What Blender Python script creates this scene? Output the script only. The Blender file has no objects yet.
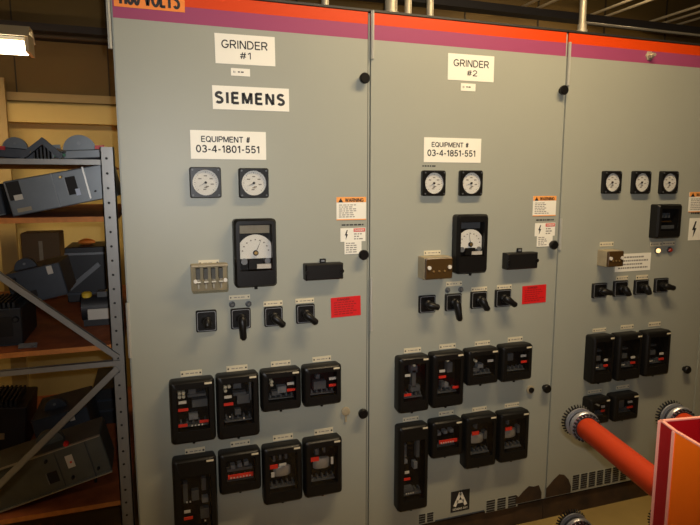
import bpy, bmesh, math, random
from mathutils import Matrix, Vector
R = math.radians
rnd = random.Random(4)
C = bpy.context.scene.collection
H = 1.62                                   # camera height above the floor
D = 2.14                                   # camera to cabinet fronts
CX = 0.0985
F, PITCH, YAW = 575.0, R(7.9), R(19)

def at(px, py, Y=0.0):
    """point of the plane y=Y seen at pixel (px,py) of the photograph -> (x, z)"""
    x = (px-350)/F; y = -(py-262.5)/F
    fw = math.cos(PITCH)+y*math.sin(PITCH); up = -math.sin(PITCH)+y*math.cos(PITCH)
    X = fw*math.sin(YAW)+x*math.cos(YAW); Yy = fw*math.cos(YAW)-x*math.sin(YAW)
    t = (D+Y)/Yy
    return CX+X*t, H+up*t
def at_z(px, py, z):
    x = (px-350)/F; y = -(py-262.5)/F
    fw = math.cos(PITCH)+y*math.sin(PITCH); up = -math.sin(PITCH)+y*math.cos(PITCH)
    X = fw*math.sin(YAW)+x*math.cos(YAW); Yy = fw*math.cos(YAW)-x*math.sin(YAW)
    t = (z-H)/up
    return Vector((CX+X*t, -D+Yy*t, z))

# ---------------------------------------------------------------- materials
def mat(name, col, rough=.5, metal=0., noise=0., nscale=8., emit=None, estr=1., coat=0., col2=None, bump=0., stretch=None, spec=None):
    m = bpy.data.materials.new(name); m.use_nodes = True
    nt = m.node_tree; b = nt.nodes['Principled BSDF']
    b.inputs['Base Color'].default_value = (*col, 1)
    b.inputs['Roughness'].default_value = rough
    b.inputs['Metallic'].default_value = metal
    if spec is not None: b.inputs['Specular IOR Level'].default_value = spec
    if coat: b.inputs['Coat Weight'].default_value = coat; b.inputs['Coat Roughness'].default_value = .15
    if noise or bump:
        tc = nt.nodes.new('ShaderNodeTexCoord'); mp = nt.nodes.new('ShaderNodeMapping')
        n = nt.nodes.new('ShaderNodeTexNoise'); n.inputs['Scale'].default_value = nscale; n.inputs['Detail'].default_value = 5
        nt.links.new(tc.outputs['Object'], mp.inputs['Vector']); nt.links.new(mp.outputs['Vector'], n.inputs['Vector'])
        if stretch: mp.inputs['Scale'].default_value = stretch
        if noise:
            r = nt.nodes.new('ShaderNodeValToRGB')
            c2 = col2 or tuple(c*(1-noise) for c in col)
            r.color_ramp.elements[0].position = .35; r.color_ramp.elements[1].position = .65
            r.color_ramp.elements[0].color = (*c2, 1); r.color_ramp.elements[1].color = (*col, 1)
            nt.links.new(n.outputs['Fac'], r.inputs['Fac']); nt.links.new(r.outputs['Color'], b.inputs['Base Color'])
        if bump:
            bp = nt.nodes.new('ShaderNodeBump'); bp.inputs['Strength'].default_value = bump; bp.inputs['Distance'].default_value = .002
            nt.links.new(n.outputs['Fac'], bp.inputs['Height']); nt.links.new(bp.outputs['Normal'], b.inputs['Normal'])
    if emit:
        b.inputs['Emission Color'].default_value = (*emit, 1); b.inputs['Emission Strength'].default_value = estr
    return m
def glass_mat(name, tint=(1, 1, 1), gloss=.05, rough=.05):
    m = bpy.data.materials.new(name); m.use_nodes = True; nt = m.node_tree
    for n in list(nt.nodes): nt.nodes.remove(n)
    o = nt.nodes.new('ShaderNodeOutputMaterial'); mx = nt.nodes.new('ShaderNodeMixShader')
    t = nt.nodes.new('ShaderNodeBsdfTransparent'); g = nt.nodes.new('ShaderNodeBsdfGlossy')
    t.inputs['Color'].default_value = (*tint, 1); g.inputs['Roughness'].default_value = rough
    mx.inputs[0].default_value = gloss
    nt.links.new(t.outputs[0], mx.inputs[1]); nt.links.new(g.outputs[0], mx.inputs[2]); nt.links.new(mx.outputs[0], o.inputs[0])
    return m

M = dict(
    paint=mat('cabinet_paint', (.325, .332, .275), .44, noise=.05, nscale=1.3, bump=.02, spec=.4),
    stripe_red=mat('stripe_red', (.62, .050, .003), .45, spec=.3),
    stripe_purple=mat('stripe_purple', (.30, .055, .13), .45, spec=.3),
    seam=mat('seam_dark', (.02, .018, .015), .7),
    rail=mat('rail_black', (.02, .018, .016), .5),
    steelbright=mat('hinge_grey', (.45, .44, .38), .35, .3),
    base=mat('base_brown', (.06, .030, .012), .7, noise=.7, nscale=9, col2=(.02, .011, .006)),
    black=mat('black_moulding', (.007, .0065, .006), .38, spec=.25),
    blacks=mat('black_satin', (.008, .0075, .007), .45, spec=.25),
    inner=mat('relay_interior', (.004, .004, .004), .8, spec=.1),
    glass=glass_mat('cover_glass', (.92, .92, .92), .02, .03),
    clear=glass_mat('clear_plastic', (.9, .88, .82), .10, .12),
    dial=mat('dial_white', (.80, .78, .70), .5),
    ink=mat('ink_black', (.012, .012, .013), .6),
    inkgrey=mat('ink_grey', (.24, .22, .19), .7),
    sign=mat('sign_white', (.80, .77, .66), .45),
    plate=mat('plate_ivory', (.62, .55, .38), .5),
    red=mat('tag_red', (.72, .03, .015), .5),
    redlabel=mat('label_red', (.62, .012, .014), .45),
    white=mat('tag_white', (.62, .58, .5), .5),
    brass=mat('brass', (.55, .36, .13), .35, .8),
    silver=mat('silver_metal', (.42, .40, .36), .35, .5),
    grey=mat('relay_grey', (.07, .075, .08), .45),
    lgrey=mat('relay_light_grey', (.19, .20, .21), .4, .2),
    warnorange=mat('warning_orange', (.85, .34, .08), .5),
    orange=mat('label_orange', (.85, .24, .03), .5),
    tan=mat('tan_moulding', (.36, .30, .19), .5, noise=.15, nscale=30),
    brown=mat('brown_cover', (.06, .032, .010), .25),
    amber=mat('amber_lit', (.9, .6, .3), .3, emit=(1, .62, .25), estr=1.5),
    redlens=mat('red_lens', (.30, .03, .015), .25),
    rackpaint=mat('rack_grey', (.30, .29, .27), .4, .2, noise=.1, nscale=20),
    hole=mat('hole_dark', (.015, .013, .012), .8),
    board=mat('particle_board', (.42, .115, .035), .7, noise=.35, nscale=14),
    boardedge=mat('board_edge', (.60, .22, .05), .7, noise=.2, nscale=40),
    unitgrey=mat('breaker_grey', (.155, .175, .19), .38, .15, noise=.12, nscale=12),
    unitdim=mat('breaker_grey_dim', (.10, .108, .10), .45, .1, noise=.2, nscale=12),  # breaker grey with the flash falloff put into its colour
    unitblue=mat('breaker_blue_grey', (.04, .05, .068), .45, noise=.2, nscale=15),
    unitdark=mat('breaker_dark', (.018, .019, .022), .5),
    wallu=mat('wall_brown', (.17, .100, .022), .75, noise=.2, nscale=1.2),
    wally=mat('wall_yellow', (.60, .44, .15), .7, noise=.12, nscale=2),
    girt=mat('girt_tan', (.36, .25, .09), .6),
    ceil=mat('ceiling_dark', (.055, .036, .016), .8, noise=.3, nscale=2),
    beam=mat('beam_dark', (.018, .013, .010), .7),
    conduit=mat('conduit_grey', (.50, .44, .32), .4, .5),
    floor=mat('floor_concrete', (.34, .235, .075), .6, noise=.25, nscale=3),
    lampbody=mat('fixture_white', (.45, .38, .25), .5),
    tube=mat('fluorescent_tube', (1, 1, 1), .5, emit=(1, .83, .52), estr=9),
    orangered=mat('insulator_orange', (.46, .036, .003), .45, spec=.3),
    barrier=mat('barrier_orange', (.98, .165, .003), .55, spec=.25),
    barrierred=mat('barrier_red', (.36, .004, .007), .5, spec=.3),
    cutedge=mat('barrier_cut_edge', (.80, .33, .24), .7),
    contact=mat('contact_silver', (.40, .40, .42), .35, .7),
    cardboard=mat('cardboard', (.16, .10, .045), .8),
    orangebox=mat('orange_card', (.62, .20, .02), .6),
    yellow=mat('yellow_plastic', (.75, .50, .04), .5),
    bluewhite=mat('pale_blue_tag', (.45, .50, .62), .4),
)

# ---------------------------------------------------------------- mesh building
class MB:
    def __init__(s): s.bm = bmesh.new(); s.mats = []
    def mi(s, m):
        if m is None: return 0
        if m not in s.mats: s.mats.append(m)
        return s.mats.index(m)
    def loft(s, loops, cap0=True, cap1=True, m=None, mlist=None):
        vs = [[s.bm.verts.new(p) for p in l] for l in loops]; n = len(vs[0])
        for k in range(len(vs)-1):
            mi = s.mi(mlist[k] if mlist else m)
            for i in range(n):
                try:
                    f = s.bm.faces.new((vs[k][i], vs[k][(i+1) % n], vs[k+1][(i+1) % n], vs[k+1][i])); f.material_index = mi
                except ValueError: pass
        for flag, l, mm in ((cap0, vs[0], mlist[0] if mlist else m), (cap1, vs[-1], mlist[-1] if mlist else m)):
            if flag:
                f = s.bm.faces.new(l); f.material_index = s.mi(mm)
        return s
    def box(s, x0, x1, y0, y1, z0, z1, m=None, T=None):
        ps = [Vector(p) for p in ((x0, y0, z0), (x1, y0, z0), (x1, y1, z0), (x0, y1, z0), (x0, y0, z1), (x1, y0, z1), (x1, y1, z1), (x0, y1, z1))]
        if T: ps = [T @ p for p in ps]
        v = [s.bm.verts.new(p) for p in ps]; mi = s.mi(m)
        for q in ((0, 3, 2, 1), (4, 5, 6, 7), (0, 1, 5, 4), (1, 2, 6, 5), (2, 3, 7, 6), (3, 0, 4, 7)):
            f = s.bm.faces.new([v[i] for i in q]); f.material_index = mi
        return s
    def cyl(s, p0, p1, r0, r1=None, n=20, m=None):
        r1 = r0 if r1 is None else r1
        p0, p1 = Vector(p0), Vector(p1); d = (p1-p0).normalized()
        a = Vector((0, 0, 1)) if abs(d.z) < .9 else Vector((1, 0, 0))
        u = d.cross(a).normalized(); w = d.cross(u)
        L = [[p+(u*math.cos(2*math.pi*i/n)+w*math.sin(2*math.pi*i/n))*r for i in range(n)] for p, r in ((p0, r0), (p1, r1))]
        return s.loft(L, m=m)
    def lathe(s, p0, d, prof, n=28, m=None, cap0=True, cap1=True):
        p0 = Vector(p0); d = Vector(d).normalized(); a = Vector((0, 0, 1)) if abs(d.z) < .9 else Vector((1, 0, 0))
        u = d.cross(a).normalized(); w = d.cross(u)
        return s.loft([[p0+d*t+(u*math.cos(2*math.pi*i/n)+w*math.sin(2*math.pi*i/n))*r for i in range(n)] for t, r in prof], cap0, cap1, m=m)
    def prism(s, pts, y0, y1, m=None, T=None):
        L = [[Vector((x, y, z)) for x, z in pts] for y in (y0, y1)]
        if T: L = [[T @ p for p in l] for l in L]
        return s.loft(L, m=m)
    def build(s, name, m=None, parent=None, loc=(0, 0, 0), rot=None, smooth=False):
        bmesh.ops.recalc_face_normals(s.bm, faces=s.bm.faces)
        me = bpy.data.meshes.new(name); s.bm.to_mesh(me); s.bm.free()
        for mm in (s.mats or [m]): me.materials.append(mm)
        if smooth:
            for p in me.polygons: p.use_smooth = True
            try: me.set_sharp_from_angle(angle=R(35))
            except Exception: pass
        o = bpy.data.objects.new(name, me); C.objects.link(o); o.location = loc
        if rot: o.rotation_euler = rot
        if parent: o.parent = parent
        return o

def rr(w, h, r, y, cx=0, cz=0, k=5, skew=0):
    pts = []
    r = min(r, w/2-1e-5, h/2-1e-5)
    for q, (sx, sz) in enumerate(((1, 1), (-1, 1), (-1, -1), (1, -1))):
        for i in range(k):
            a = R(90*q+90*i/(k-1))
            pts.append(Vector((cx+sx*(w/2-r)+r*math.cos(a), y, cz+sz*(h/2-r)+r*math.sin(a))))
    return pts
def circ(rad, y, cx=0, cz=0, k=5):
    return [Vector((cx+rad*math.cos(a), y, cz+rad*math.sin(a))) for a in
            [R(90*q+45+(i-(k-1)/2)*90/k) for q in range(4) for i in range(k)]]

def tag(o, label=None, cat=None, group=None, kind=None):
    if label: o['label'] = label
    if cat: o['category'] = cat
    if group: o['group'] = group
    if kind: o['kind'] = kind
    return o
def empty(name, loc, label, cat, group=None, rot=(0, 0, 0)):
    o = bpy.data.objects.new(name, None); C.objects.link(o); o.location = loc; o.rotation_euler = rot; o.empty_display_size = .05
    return tag(o, label, cat, group)

def _arc(cx, cz, rx, rz, a0, a1, n=12):
    return [(cx+rx*math.cos(R(a0+(a1-a0)*k/n)), cz+rz*math.sin(R(a0+(a1-a0)*k/n))) for k in range(n+1)]
def _glyphs():
    g = {}
    g['G'] = (.78, [_arc(.39, .5, .36, .45, 42, 325, 22)+[(.74, .44), (.42, .44)]])
    g['R'] = (.70, [[(.06, 0), (.06, 1)], [(.06, .95), (.42, .95)]+_arc(.42, .71, .22, .24, 90, -90)+[(.06, .47)], [(.38, .47), (.66, 0)]])
    g['I'] = (.14, [[(.07, 0), (.07, 1)]])
    g['N'] = (.72, [[(.06, 0), (.06, 1)], [(.09, 1), (.63, 0)], [(.66, 0), (.66, 1)]])
    g['D'] = (.74, [[(.06, 0), (.06, 1)], [(.06, .95), (.32, .95)]+_arc(.32, .5, .36, .45, 90, -90, 16)+[(.06, .05)]])
    g['E'] = (.62, [[(.06, 0), (.06, 1)], [(.06, .95), (.60, .95)], [(.06, .52), (.55, .52)], [(.06, .05), (.62, .05)]])
    g['#'] = (.58, [[(.12, 0), (.26, 1)], [(.34, 0), (.48, 1)], [(.03, .66), (.58, .66)], [(0, .32), (.55, .32)]])
    g['1'] = (.36, [[(.26, 0), (.26, 1)], [(.24, .96), (.04, .74)]])
    g['2'] = (.56, [_arc(.28, .70, .23, .25, 170, -30)+[(.04, .06)], [(.02, .05), (.56, .05)]])
    g['S'] = (.66, [_arc(.33, .73, .25, .22, 25, 205)+[(.24, .56), (.44, .49)]+_arc(.33, .27, .27, .22, 45, -150)])
    g['M'] = (.86, [[(.06, 0), (.06, 1)], [(.09, 1), (.43, .05)], [(.43, .05), (.77, 1)], [(.80, 0), (.80, 1)]])
    g['Q'] = (.80, [_arc(.40, .5, .35, .45, 0, 360, 26), [(.46, .26), (.76, -.04)]])
    g['U'] = (.72, [[(.06, 1), (.06, .35)]+_arc(.36, .35, .30, .30, 180, 360)+[(.66, 1)]])
    g['P'] = (.66, [[(.06, 0), (.06, 1)], [(.06, .95), (.40, .95)]+_arc(.40, .70, .22, .25, 90, -90)+[(.06, .45)]])
    g['T'] = (.66, [[(.33, 0), (.33, .95)], [(0, .95), (.66, .95)]])
    g['0'] = (.56, [_arc(.28, .5, .23, .45, 0, 360, 24)])
    g['3'] = (.56, [_arc(.27, .73, .21, .22, 160, -80)+[(.24, .52)], _arc(.27, .28, .24, .23, 85, -160)])
    g['4'] = (.58, [[(.42, 0), (.42, 1)], [(.40, .97), (.03, .30), (.58, .30)]])
    g['5'] = (.56, [[(.50, .95), (.14, .95), (.08, .50)]+_arc(.27, .32, .24, .27, 130, -155)])
    g['6'] = (.56, [_arc(.28, .30, .23, .25, 0, 360, 20), _arc(.34, .42, .30, .53, 80, 190)])
    g['8'] = (.56, [_arc(.28, .74, .20, .21, 0, 360, 18), _arc(.28, .28, .24, .24, 0, 360, 18)])
    g['-'] = (.34, [[(.03, .40), (.31, .40)]])
    g['V'] = (.70, [[(0.03, 1), (.35, .02)], [(.35, .02), (.67, 1)]])
    g['O'] = (.80, [_arc(.40, .5, .35, .45, 0, 360, 26)])
    g['L'] = (.56, [[(.06, 0), (.06, 1)], [(.06, .05), (.56, .05)]])
    g['W'] = (.96, [[(.03, 1), (.25, .02)], [(.25, .02), (.48, .98)], [(.48, .98), (.71, .02)], [(.71, .02), (.93, 1)]])
    g['A'] = (.72, [[(.03, 0), (.36, 1)], [(.36, 1), (.69, 0)], [(.15, .33), (.57, .33)]])
    g['B'] = (.68, [[(.06, 0), (.06, 1)], [(.06, .95), (.38, .95)]+_arc(.38, .74, .20, .21, 90, -90)+[(.06, .53)], [(.38, .53)]+_arc(.40, .29, .22, .24, 90, -90)+[(.06, .05)]])
    g['Y'] = (.70, [[(.03, 1), (.35, .45), (.35, 0)], [(.67, 1), (.35, .45)]])
    g['l'] = (.12, [[(.06, 0), (.06, 1)]])
    g[' '] = (.30, [])
    return g
GLYPHS = _glyphs()
def text_mesh(name, s, w, h, m, parent, loc, bold=.12, gap=.13):
    """stroked sans lettering fitted into a w x h box centred at loc, facing -y; bold = stroke as a share of the height"""
    tot = sum(GLYPHS[c][0] for c in s)+gap*(len(s)-1); kx = w/tot; x = -w/2; hh = bold*h/2
    b = MB()
    for c in s:
        gw, strokes = GLYPHS[c]
        for st in strokes:
            pts = [Vector((x+kx*px, 0, h*(pz-.5))) for px, pz in st]
            if len(st) == 2 and st[0][0] == st[1][0] == .06: pass
            closed = (pts[0]-pts[-1]).length < 1e-5
            if closed: pts = pts[:-1]
            n = len(pts); L_, R_ = [], []
            for i in range(n):
                a = pts[i-1] if (i or closed) else None; e = pts[(i+1) % n] if (i < n-1 or closed) else None
                d1 = (pts[i]-a).normalized() if a is not None else None; d2 = (e-pts[i]).normalized() if e is not None else None
                d = (d1 or d2) if (d1 is None or d2 is None) else ((d1+d2).normalized() if (d1+d2).length > .1 else d1)
                nn = Vector((-d.z, 0, d.x)); k = 1
                if d1 is not None and d2 is not None: k = 1/max(.55, nn.dot(Vector((-d1.z, 0, d1.x))))
                L_.append(b.bm.verts.new(pts[i]+nn*hh*k)); R_.append(b.bm.verts.new(pts[i]-nn*hh*k))
            for i in range(n if closed else n-1):
                j = (i+1) % n
                b.bm.faces.new((L_[i], L_[j], R_[j], R_[i]))
        x += kx*(gw+gap)
    r_ = bmesh.ops.extrude_face_region(b.bm, geom=list(b.bm.faces))
    bmesh.ops.translate(b.bm, verts=[v for v in r_['geom'] if isinstance(v, bmesh.types.BMVert)], vec=(0, .0003, 0))
    return b.build(name, m, parent, loc=loc)
def fine_print(parent, x0, x1, z0, z1, rows, y, m, fill=.85, name='fine_print', hfrac=.45):
    b = MB(); dz = (z1-z0)/rows
    for i in range(rows):
        z = z1-dz*(i+.5); x = x0; e = x0+(x1-x0)*rnd.uniform(fill*.7, fill*1.1)
        while x < min(e, x1):
            L = min(rnd.uniform(.006, .016), x1-x)
            b.box(x, x+L, y, y+.0004, z-dz*hfrac/2, z+dz*hfrac/2); x += L+.0035
    return b.build(name, m, parent)

def px_rect(xl, xr, yt, yb, d):
    """front-face rectangle measured in the photograph, on the plane y=-d"""
    cy = (yt+yb)/2; cx = (xl+xr)/2
    X0 = at(xl, cy, -d)[0]; X1 = at(xr, cy, -d)[0]; Z1 = at(cx, yt, -d)[1]; Z0 = at(cx, yb, -d)[1]
    return (X0+X1)/2, (Z0+Z1)/2, X1-X0, Z1-Z0

def px_out(xl, xr, yt, yb, d, e=.006):
    """outline of a box of depth d as seen: back edge on the left and top, front edge on the right and bottom"""
    cy = (yt+yb)/2; cx = (xl+xr)/2
    X0 = at(xl, cy, -e)[0]; X1 = at(xr, cy, -d+.003)[0]; Z1 = at(cx, yt, -e if yt > 182 else -d)[1]; Z0 = at(cx, yb, -d+.001)[1]
    return (X0+X1)/2, (Z0+Z1)/2, X1-X0, Z1-Z0

# ---------------------------------------------------------------- setting
def struct(name, b, m, smooth=False):
    o = b.build(name, m, None, smooth=smooth); tag(o, kind='structure'); return o
WY = 2.3                                   # back wall
ZT = 1.62+1.75                             # ceiling
struct('floor', MB().box(-3.2, 6.5, -4.2, WY, -.05, 0), M['floor'])
b = MB()
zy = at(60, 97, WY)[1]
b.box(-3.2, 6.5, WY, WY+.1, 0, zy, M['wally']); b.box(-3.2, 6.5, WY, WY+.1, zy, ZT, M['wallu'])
struct('wall_back', b, None)
struct('wall_left', MB().box(-3.3, -3.2, -4.2, WY+.1, 0, ZT), M['wally'])
struct('wall_right', MB().box(6.5, 6.6, -4.2, WY+.1, 0, ZT), M['wallu'])
struct('wall_front', MB().box(-3.3, 6.6, -4.3, -4.2, 0, ZT), M['wallu'])
struct('ceiling', MB().box(-3.3, 6.6, -4.3, WY+.1, ZT, ZT+.1), M['ceil'])
# girts on the back wall
z1 = at(60, 94, WY-.06)[1]; z0 = at(60, 102, WY-.06)[1]
struct('trim_1', MB().box(-3.2, 1.0, WY-.06, WY, z0, z1), M['girt'])
z1 = at(60, 105.5, WY-.12)[1]; z0 = at(60, 123, WY-.12)[1]
struct('trim_2', MB().box(-3.2, 1.0, WY-.12, WY, z0, z1), M['wally'])
x0 = at(0, 100, WY-.14)[0]; x1 = at(6, 100, WY-.14)[0]
struct('trim_3', MB().box(x0-.06, x1, WY-.16, WY-.12, 0, at(2, 78, WY-.14)[1]), M['girt'])
# liner panel seams, standing proud of the wall
b = MB()
for px in (14.5, 108, ):
    x = at(px, 60, WY)[0]; b.box(x-.004, x+.004, WY-.004, WY, zy, ZT)
for k in range(7): b.box(1.2+k*.72-.008, 1.2+k*.72+.008, WY-.006, WY, zy, ZT)
struct('trim_4', b, M['ceil'])
# dark beam and pipes along the back wall
za = at(60, 30, WY-.25)[1]
struct('trim_5', MB().box(-3.2, 6.5, WY-.30, WY, za-.022, za+.022), M['beam'])
o = MB().cyl((-3.2, WY-.30, za-.055), (6.5, WY-.30, za-.055), .013, n=12).build('wall_pipe', M['ceil'], smooth=True)
tag(o, 'thin tan pipe running under the dark beam behind the shelving rack', 'pipe')

# ceiling structure over the cabinets: beams along the row, thin conduits across it
zq = at(600, 20, .8)[1]; b = MB().box(.9, 6.5, .78, .86, zq-.02, zq+.02)
o = b.build('steel_beam', M['beam']); tag(o, 'dark steel beam running above the three cabinets', 'beam')
for k, (px, py, nm) in enumerate(((640, 27, 'brighter'), (662, 30, 'middle'), (690, 38, ''))): pass
cond = []
for px, py, lab in ((520, 8, 'thin tan conduit crossing the ceiling, leftmost above the GRINDER 2 cabinet'),
                    (534, 10, 'thin tan conduit crossing the ceiling just right of the leftmost one'),
                    (604, 10, 'thin tan conduit crossing the ceiling left of the vertical pipe top'),
                    (618, 12, 'thin tan conduit crossing the ceiling right beside its twin above the third cabinet'),
                    (668, 16, 'bright thin conduit crossing the ceiling at the upper right, left one of three'),
                    (680, 18, 'bright thin conduit crossing the ceiling at the upper right, middle of three'),
                    (690, 21, 'bright thin conduit crossing the ceiling at the upper right, right one of three')):
    zc = 3.05; p = at_z(px, py, zc)
    o = MB().cyl((p.x, -.2, zc), (p.x, 2.2, zc), .011, n=10).build('ceiling_conduit', M['conduit'], smooth=True)
    tag(o, lab, 'conduit', 'thin conduits under the ceiling')

zq = at(660, 31, .5)[1]
o = MB().cyl((2.3, .5, zq), (6.5, .5, zq), .006, n=10).build('cable_run', M['conduit'], smooth=True)
tag(o, 'thin tan cable running along just above the third cabinet', 'cable')
# ---------------------------------------------------------------- cabinets
W3 = .914; TOP = H+.65; SEAMS = [0, .914, 1.828, 2.742, 3.656]
zr = H+.596; zp = H+.541
def cabinet(i, label, knobs, vents, hinges):
    x0, x1 = SEAMS[i], SEAMS[i+1]
    root = empty('switchgear_cabinet', ((x0+x1)/2, .6, 0), label, 'cabinet', 'medium voltage switchgear cabinets in a row')
    ox = (x0+x1)/2
    def P(b, name, m, parent=root, **k):
        o = b.build(name, m, parent, **k)
        o.location = Vector(o.location)
        return o
    off = Vector((-ox, -.6, 0))
    def T(b):
        bmesh.ops.translate(b.bm, verts=b.bm.verts, vec=off); return b
    g = .007
    b = MB().box(x0+.001, x1-.001, .02, 1.3, .10, TOP-.012, M['paint'])
    P(T(b), 'body', None)
    P(T(MB().box(x0+.001, x1-.001, -.004, 1.3, TOP-.008, TOP, M['rail'])), 'top_rail', None)
    P(T(MB().box(x0+.001, x1-.001, .012, 1.3, 0, .10, M['base'])), 'base_channel', None)
    P(T(MB().box(x1-.002, x1+.0035, .006, .0195, .115, TOP-.012, M['paint'])), 'mullion', None)
    P(T(MB().box(x1-.0069, x1-.002, .010, .0195, .115, TOP-.012, M['seam'])), 'gap_shade', None)  # dark strip standing in for the shade inside the door gap
    d = MB()
    d.box(x0+g, x1-g, 0, .0195, .115, zp, M['paint']); d.box(x0+g, x1-g, 0, .0195, zp, zr, M['stripe_purple']); d.box(x0+g, x1-g, 0, .0195, zr, TOP-.010, M['stripe_red'])
    door = P(T(d), 'door', None)
    for (px, py) in knobs:
        kx, kz = at(px, py, -.025)
        P(T(MB().lathe((kx, 0, kz), (0, -1, 0), ((0, .012), (.012, .012), (.014, .0195), (.026, .0205), (.031, .017)), n=22, m=M['black'])), 'latch_knob', None, door, smooth=True)
    for (xa, za, zb) in hinges:
        P(T(MB().box(xa-.006, xa+.006, -.006, .001, za, zb, M['steelbright']).cyl((xa, -.006, za), (xa, -.006, zb), .0045, n=10, m=M['steelbright'])), 'hinge', None, door)
    for (xa, xb, za, zb, n, rows) in vents:
        P(T(MB().box(xa, xb, -.0012, 0, za, zb, M['paint'])), 'vent_plate', None, door)
        v = MB(); dx = (xb-xa)/n
        for c in range(n):
            for r in range(rows):
                z = za+(zb-za)*(r+.5)/rows
                v.box(xa+dx*(c+.1), xa+dx*(c+.86), -.0022, -.0011, z-.0042, z+.0042, M['seam'])
        P(T(v), 'vent_slots', None, door)
    return root, door, T

vz0 = .135; vz1 = .215
c1, d1, T1 = cabinet(0, 'leftmost tall grey steel cabinet with the GRINDER #1 and SIEMENS signs',
    [(365, 78), (364, 255), (363.5, 414)], [], [(.004, H-.62, H-.42), (-.006, H+.44, H+.645)])
c2, d2, T2 = cabinet(1, 'middle tall grey steel cabinet with the GRINDER #2 sign',
    [(564.5, 90), (554.5, 245), (547.5, 389)],
    [(at(485, 512)[0], at(517, 512)[0], .105, .165, 3, 5), (at(418, 524)[0], at(434, 524)[0], .12, .165, 2, 4)],
    [(.925, H+.47, H+.645), (.925, H-.60, H-.38)])
c3, d3, T3 = cabinet(2, 'third tall grey steel cabinet with three round meters, behind the orange tube',
    [(688, 370)], [(at(571, 492)[0], at(626, 488)[0], .125, .205, 7, 7)], [(1.838, H+.42, H+.60), (1.838, H-.3, H-.16)])
c4, d4, T4 = cabinet(3, 'fourth grey steel cabinet, only a sliver showing at the right picture edge', [], [], [])

# base plate and patches on cabinet doors
xa, za = at(435, 522); xb, zb = at(484, 512)
b = MB().box(xa, xb, -.003, 0, .116, at(460, 515)[1], M['unitblue']); T2(b).build('lower_plate', None, d2)
# shadow and reflection of the floor, painted as brown patches on the doors
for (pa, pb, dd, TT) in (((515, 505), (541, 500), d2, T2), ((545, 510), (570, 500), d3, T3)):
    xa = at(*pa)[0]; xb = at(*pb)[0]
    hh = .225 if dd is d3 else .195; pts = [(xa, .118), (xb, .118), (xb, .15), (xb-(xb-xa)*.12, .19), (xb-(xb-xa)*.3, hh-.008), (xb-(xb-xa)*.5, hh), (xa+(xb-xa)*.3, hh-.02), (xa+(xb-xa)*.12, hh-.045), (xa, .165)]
    b = MB().prism(pts, -.002, 0, M['base']); TT(b).build('floor_shade_patch', None, dd)
# stuff on door faces: brass lock and key screw
kx, kz = at(345.5, 411)
b = MB().lathe((kx, 0, kz), (0, -1, 0), ((0, .018), (.008, .018), (.010, .013), (.010, .006)), n=22, m=M['tan']); b.box(kx-.004, kx+.004, -.006, 0, kz-.045, kz-.015, M['tan'])
T1(b).build('lock', None, d1, smooth=True)
kx, kz = at(530, 389.5)
b = MB().lathe((kx, 0, kz), (0, -1, 0), ((0, .02), (.006, .02), (.008, .013)), n=22, m=M['tan']); T2(b).build('lock_plate', None, d2, smooth=True)
b = MB().lathe((kx, -.008, kz), (0, -1, 0), ((0, .013), (.006, .013), (.008, .009)), n=18, m=M['black']); T2(b).build('lock_barrel', None, d2, smooth=True)
kx, kz = at(649, 56)
b = MB().lathe((kx, 0, kz), (0, -1, 0), ((0, .022), (.004, .022), (.006, .014), (.02, .014), (.02, .008), (.034, .008)), n=6, m=M['conduit']); T3(b).build('lifting_bolt', None, d3)

# conduits rising from cabinet tops
for px, lab, r, gap in ((325, 'grey conduit rising from the top of the GRINDER 1 cabinet near its right corner', .016, .30),
                   (391, 'wide grey conduit rising from the GRINDER 2 cabinet top, leftmost of three', .026, .16),
                   (408, 'grey conduit rising from the GRINDER 2 cabinet top, middle of three', .015, .16),
                   (430, 'grey conduit rising from the GRINDER 2 cabinet top, rightmost of three', .015, .16),
                   (583, 'tall grey conduit rising from the top of the third cabinet', .015, .05)):
    x, z = at(px, 8, gap)
    b = MB().cyl((x, gap, TOP), (x, gap, ZT), r, n=16)
    o = b.build('vertical_conduit', M['conduit'], smooth=True)
    q = MB().lathe((x, gap, TOP), (0, 0, 1), ((0, r*1.6), (.02, r*1.6), (.022, r*1.3), (.045, r*1.3)), n=16)
    q.build('conduit_fitting', M['conduit'], o, smooth=True)
    tag(o, lab, 'conduit', 'conduits rising from the cabinets')

# ---------------------------------------------------------------- signs
def sign(name, label, cat, xl, xr, yt, yb, m, t=.0015, rot=0, group=None, rw=None):
    cx, cz, w, h = px_rect(xl, xr, yt, yb, t)
    root = empty(name, (cx, 0, cz), label, cat, group, (0, R(rot), 0))
    MB().box(-w/2, w/2, -t, -.0001, -h/2, h/2).build('plate', m, root)
    return root, w, h
TXT = lambda r, s, w, h, x, z, m='ink', b=.155, t=.0015, nm='lettering', sp=.13: text_mesh(nm, s, w, h, M[m], r, (x, -t-.0006, z), b, sp)
r, w, h = sign('name_sign', 'white sign reading GRINDER #1 at the top of the left cabinet', 'sign', 215, 275, 35, 64.7, M['sign'], rot=-.6)
TXT(r, 'GRINDER', w*.76, h*.27, -.002, h*.16); TXT(r, '#1', w*.19, h*.22, .0, -h*.20)
r, w, h = sign('name_sign', 'white sign reading GRINDER #2 at the top of the middle cabinet', 'sign', 448, 494, 54.7, 81, M['sign'], rot=-.3)
TXT(r, 'GRINDER', w*.76, h*.26, 0, h*.16); TXT(r, '#2', w*.22, h*.22, .004, -h*.20)
for a, lab in (((231, 250, 68.5, 76), 'tiny ivory tag between the upper signs of the left cabinet'), ((461, 475.5, 83.5, 91), 'tiny ivory tag below the upper sign of the middle cabinet')):
    r, w, h = sign('tag', lab, 'tag', *a, M['sign']); TXT(r, 'El', w*.10, h*.25, -w*.33, 0); fine_print(r, -w*.14, w*.3, -h*.15, h*.2, 1, -.0021, M['ink'])
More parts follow.
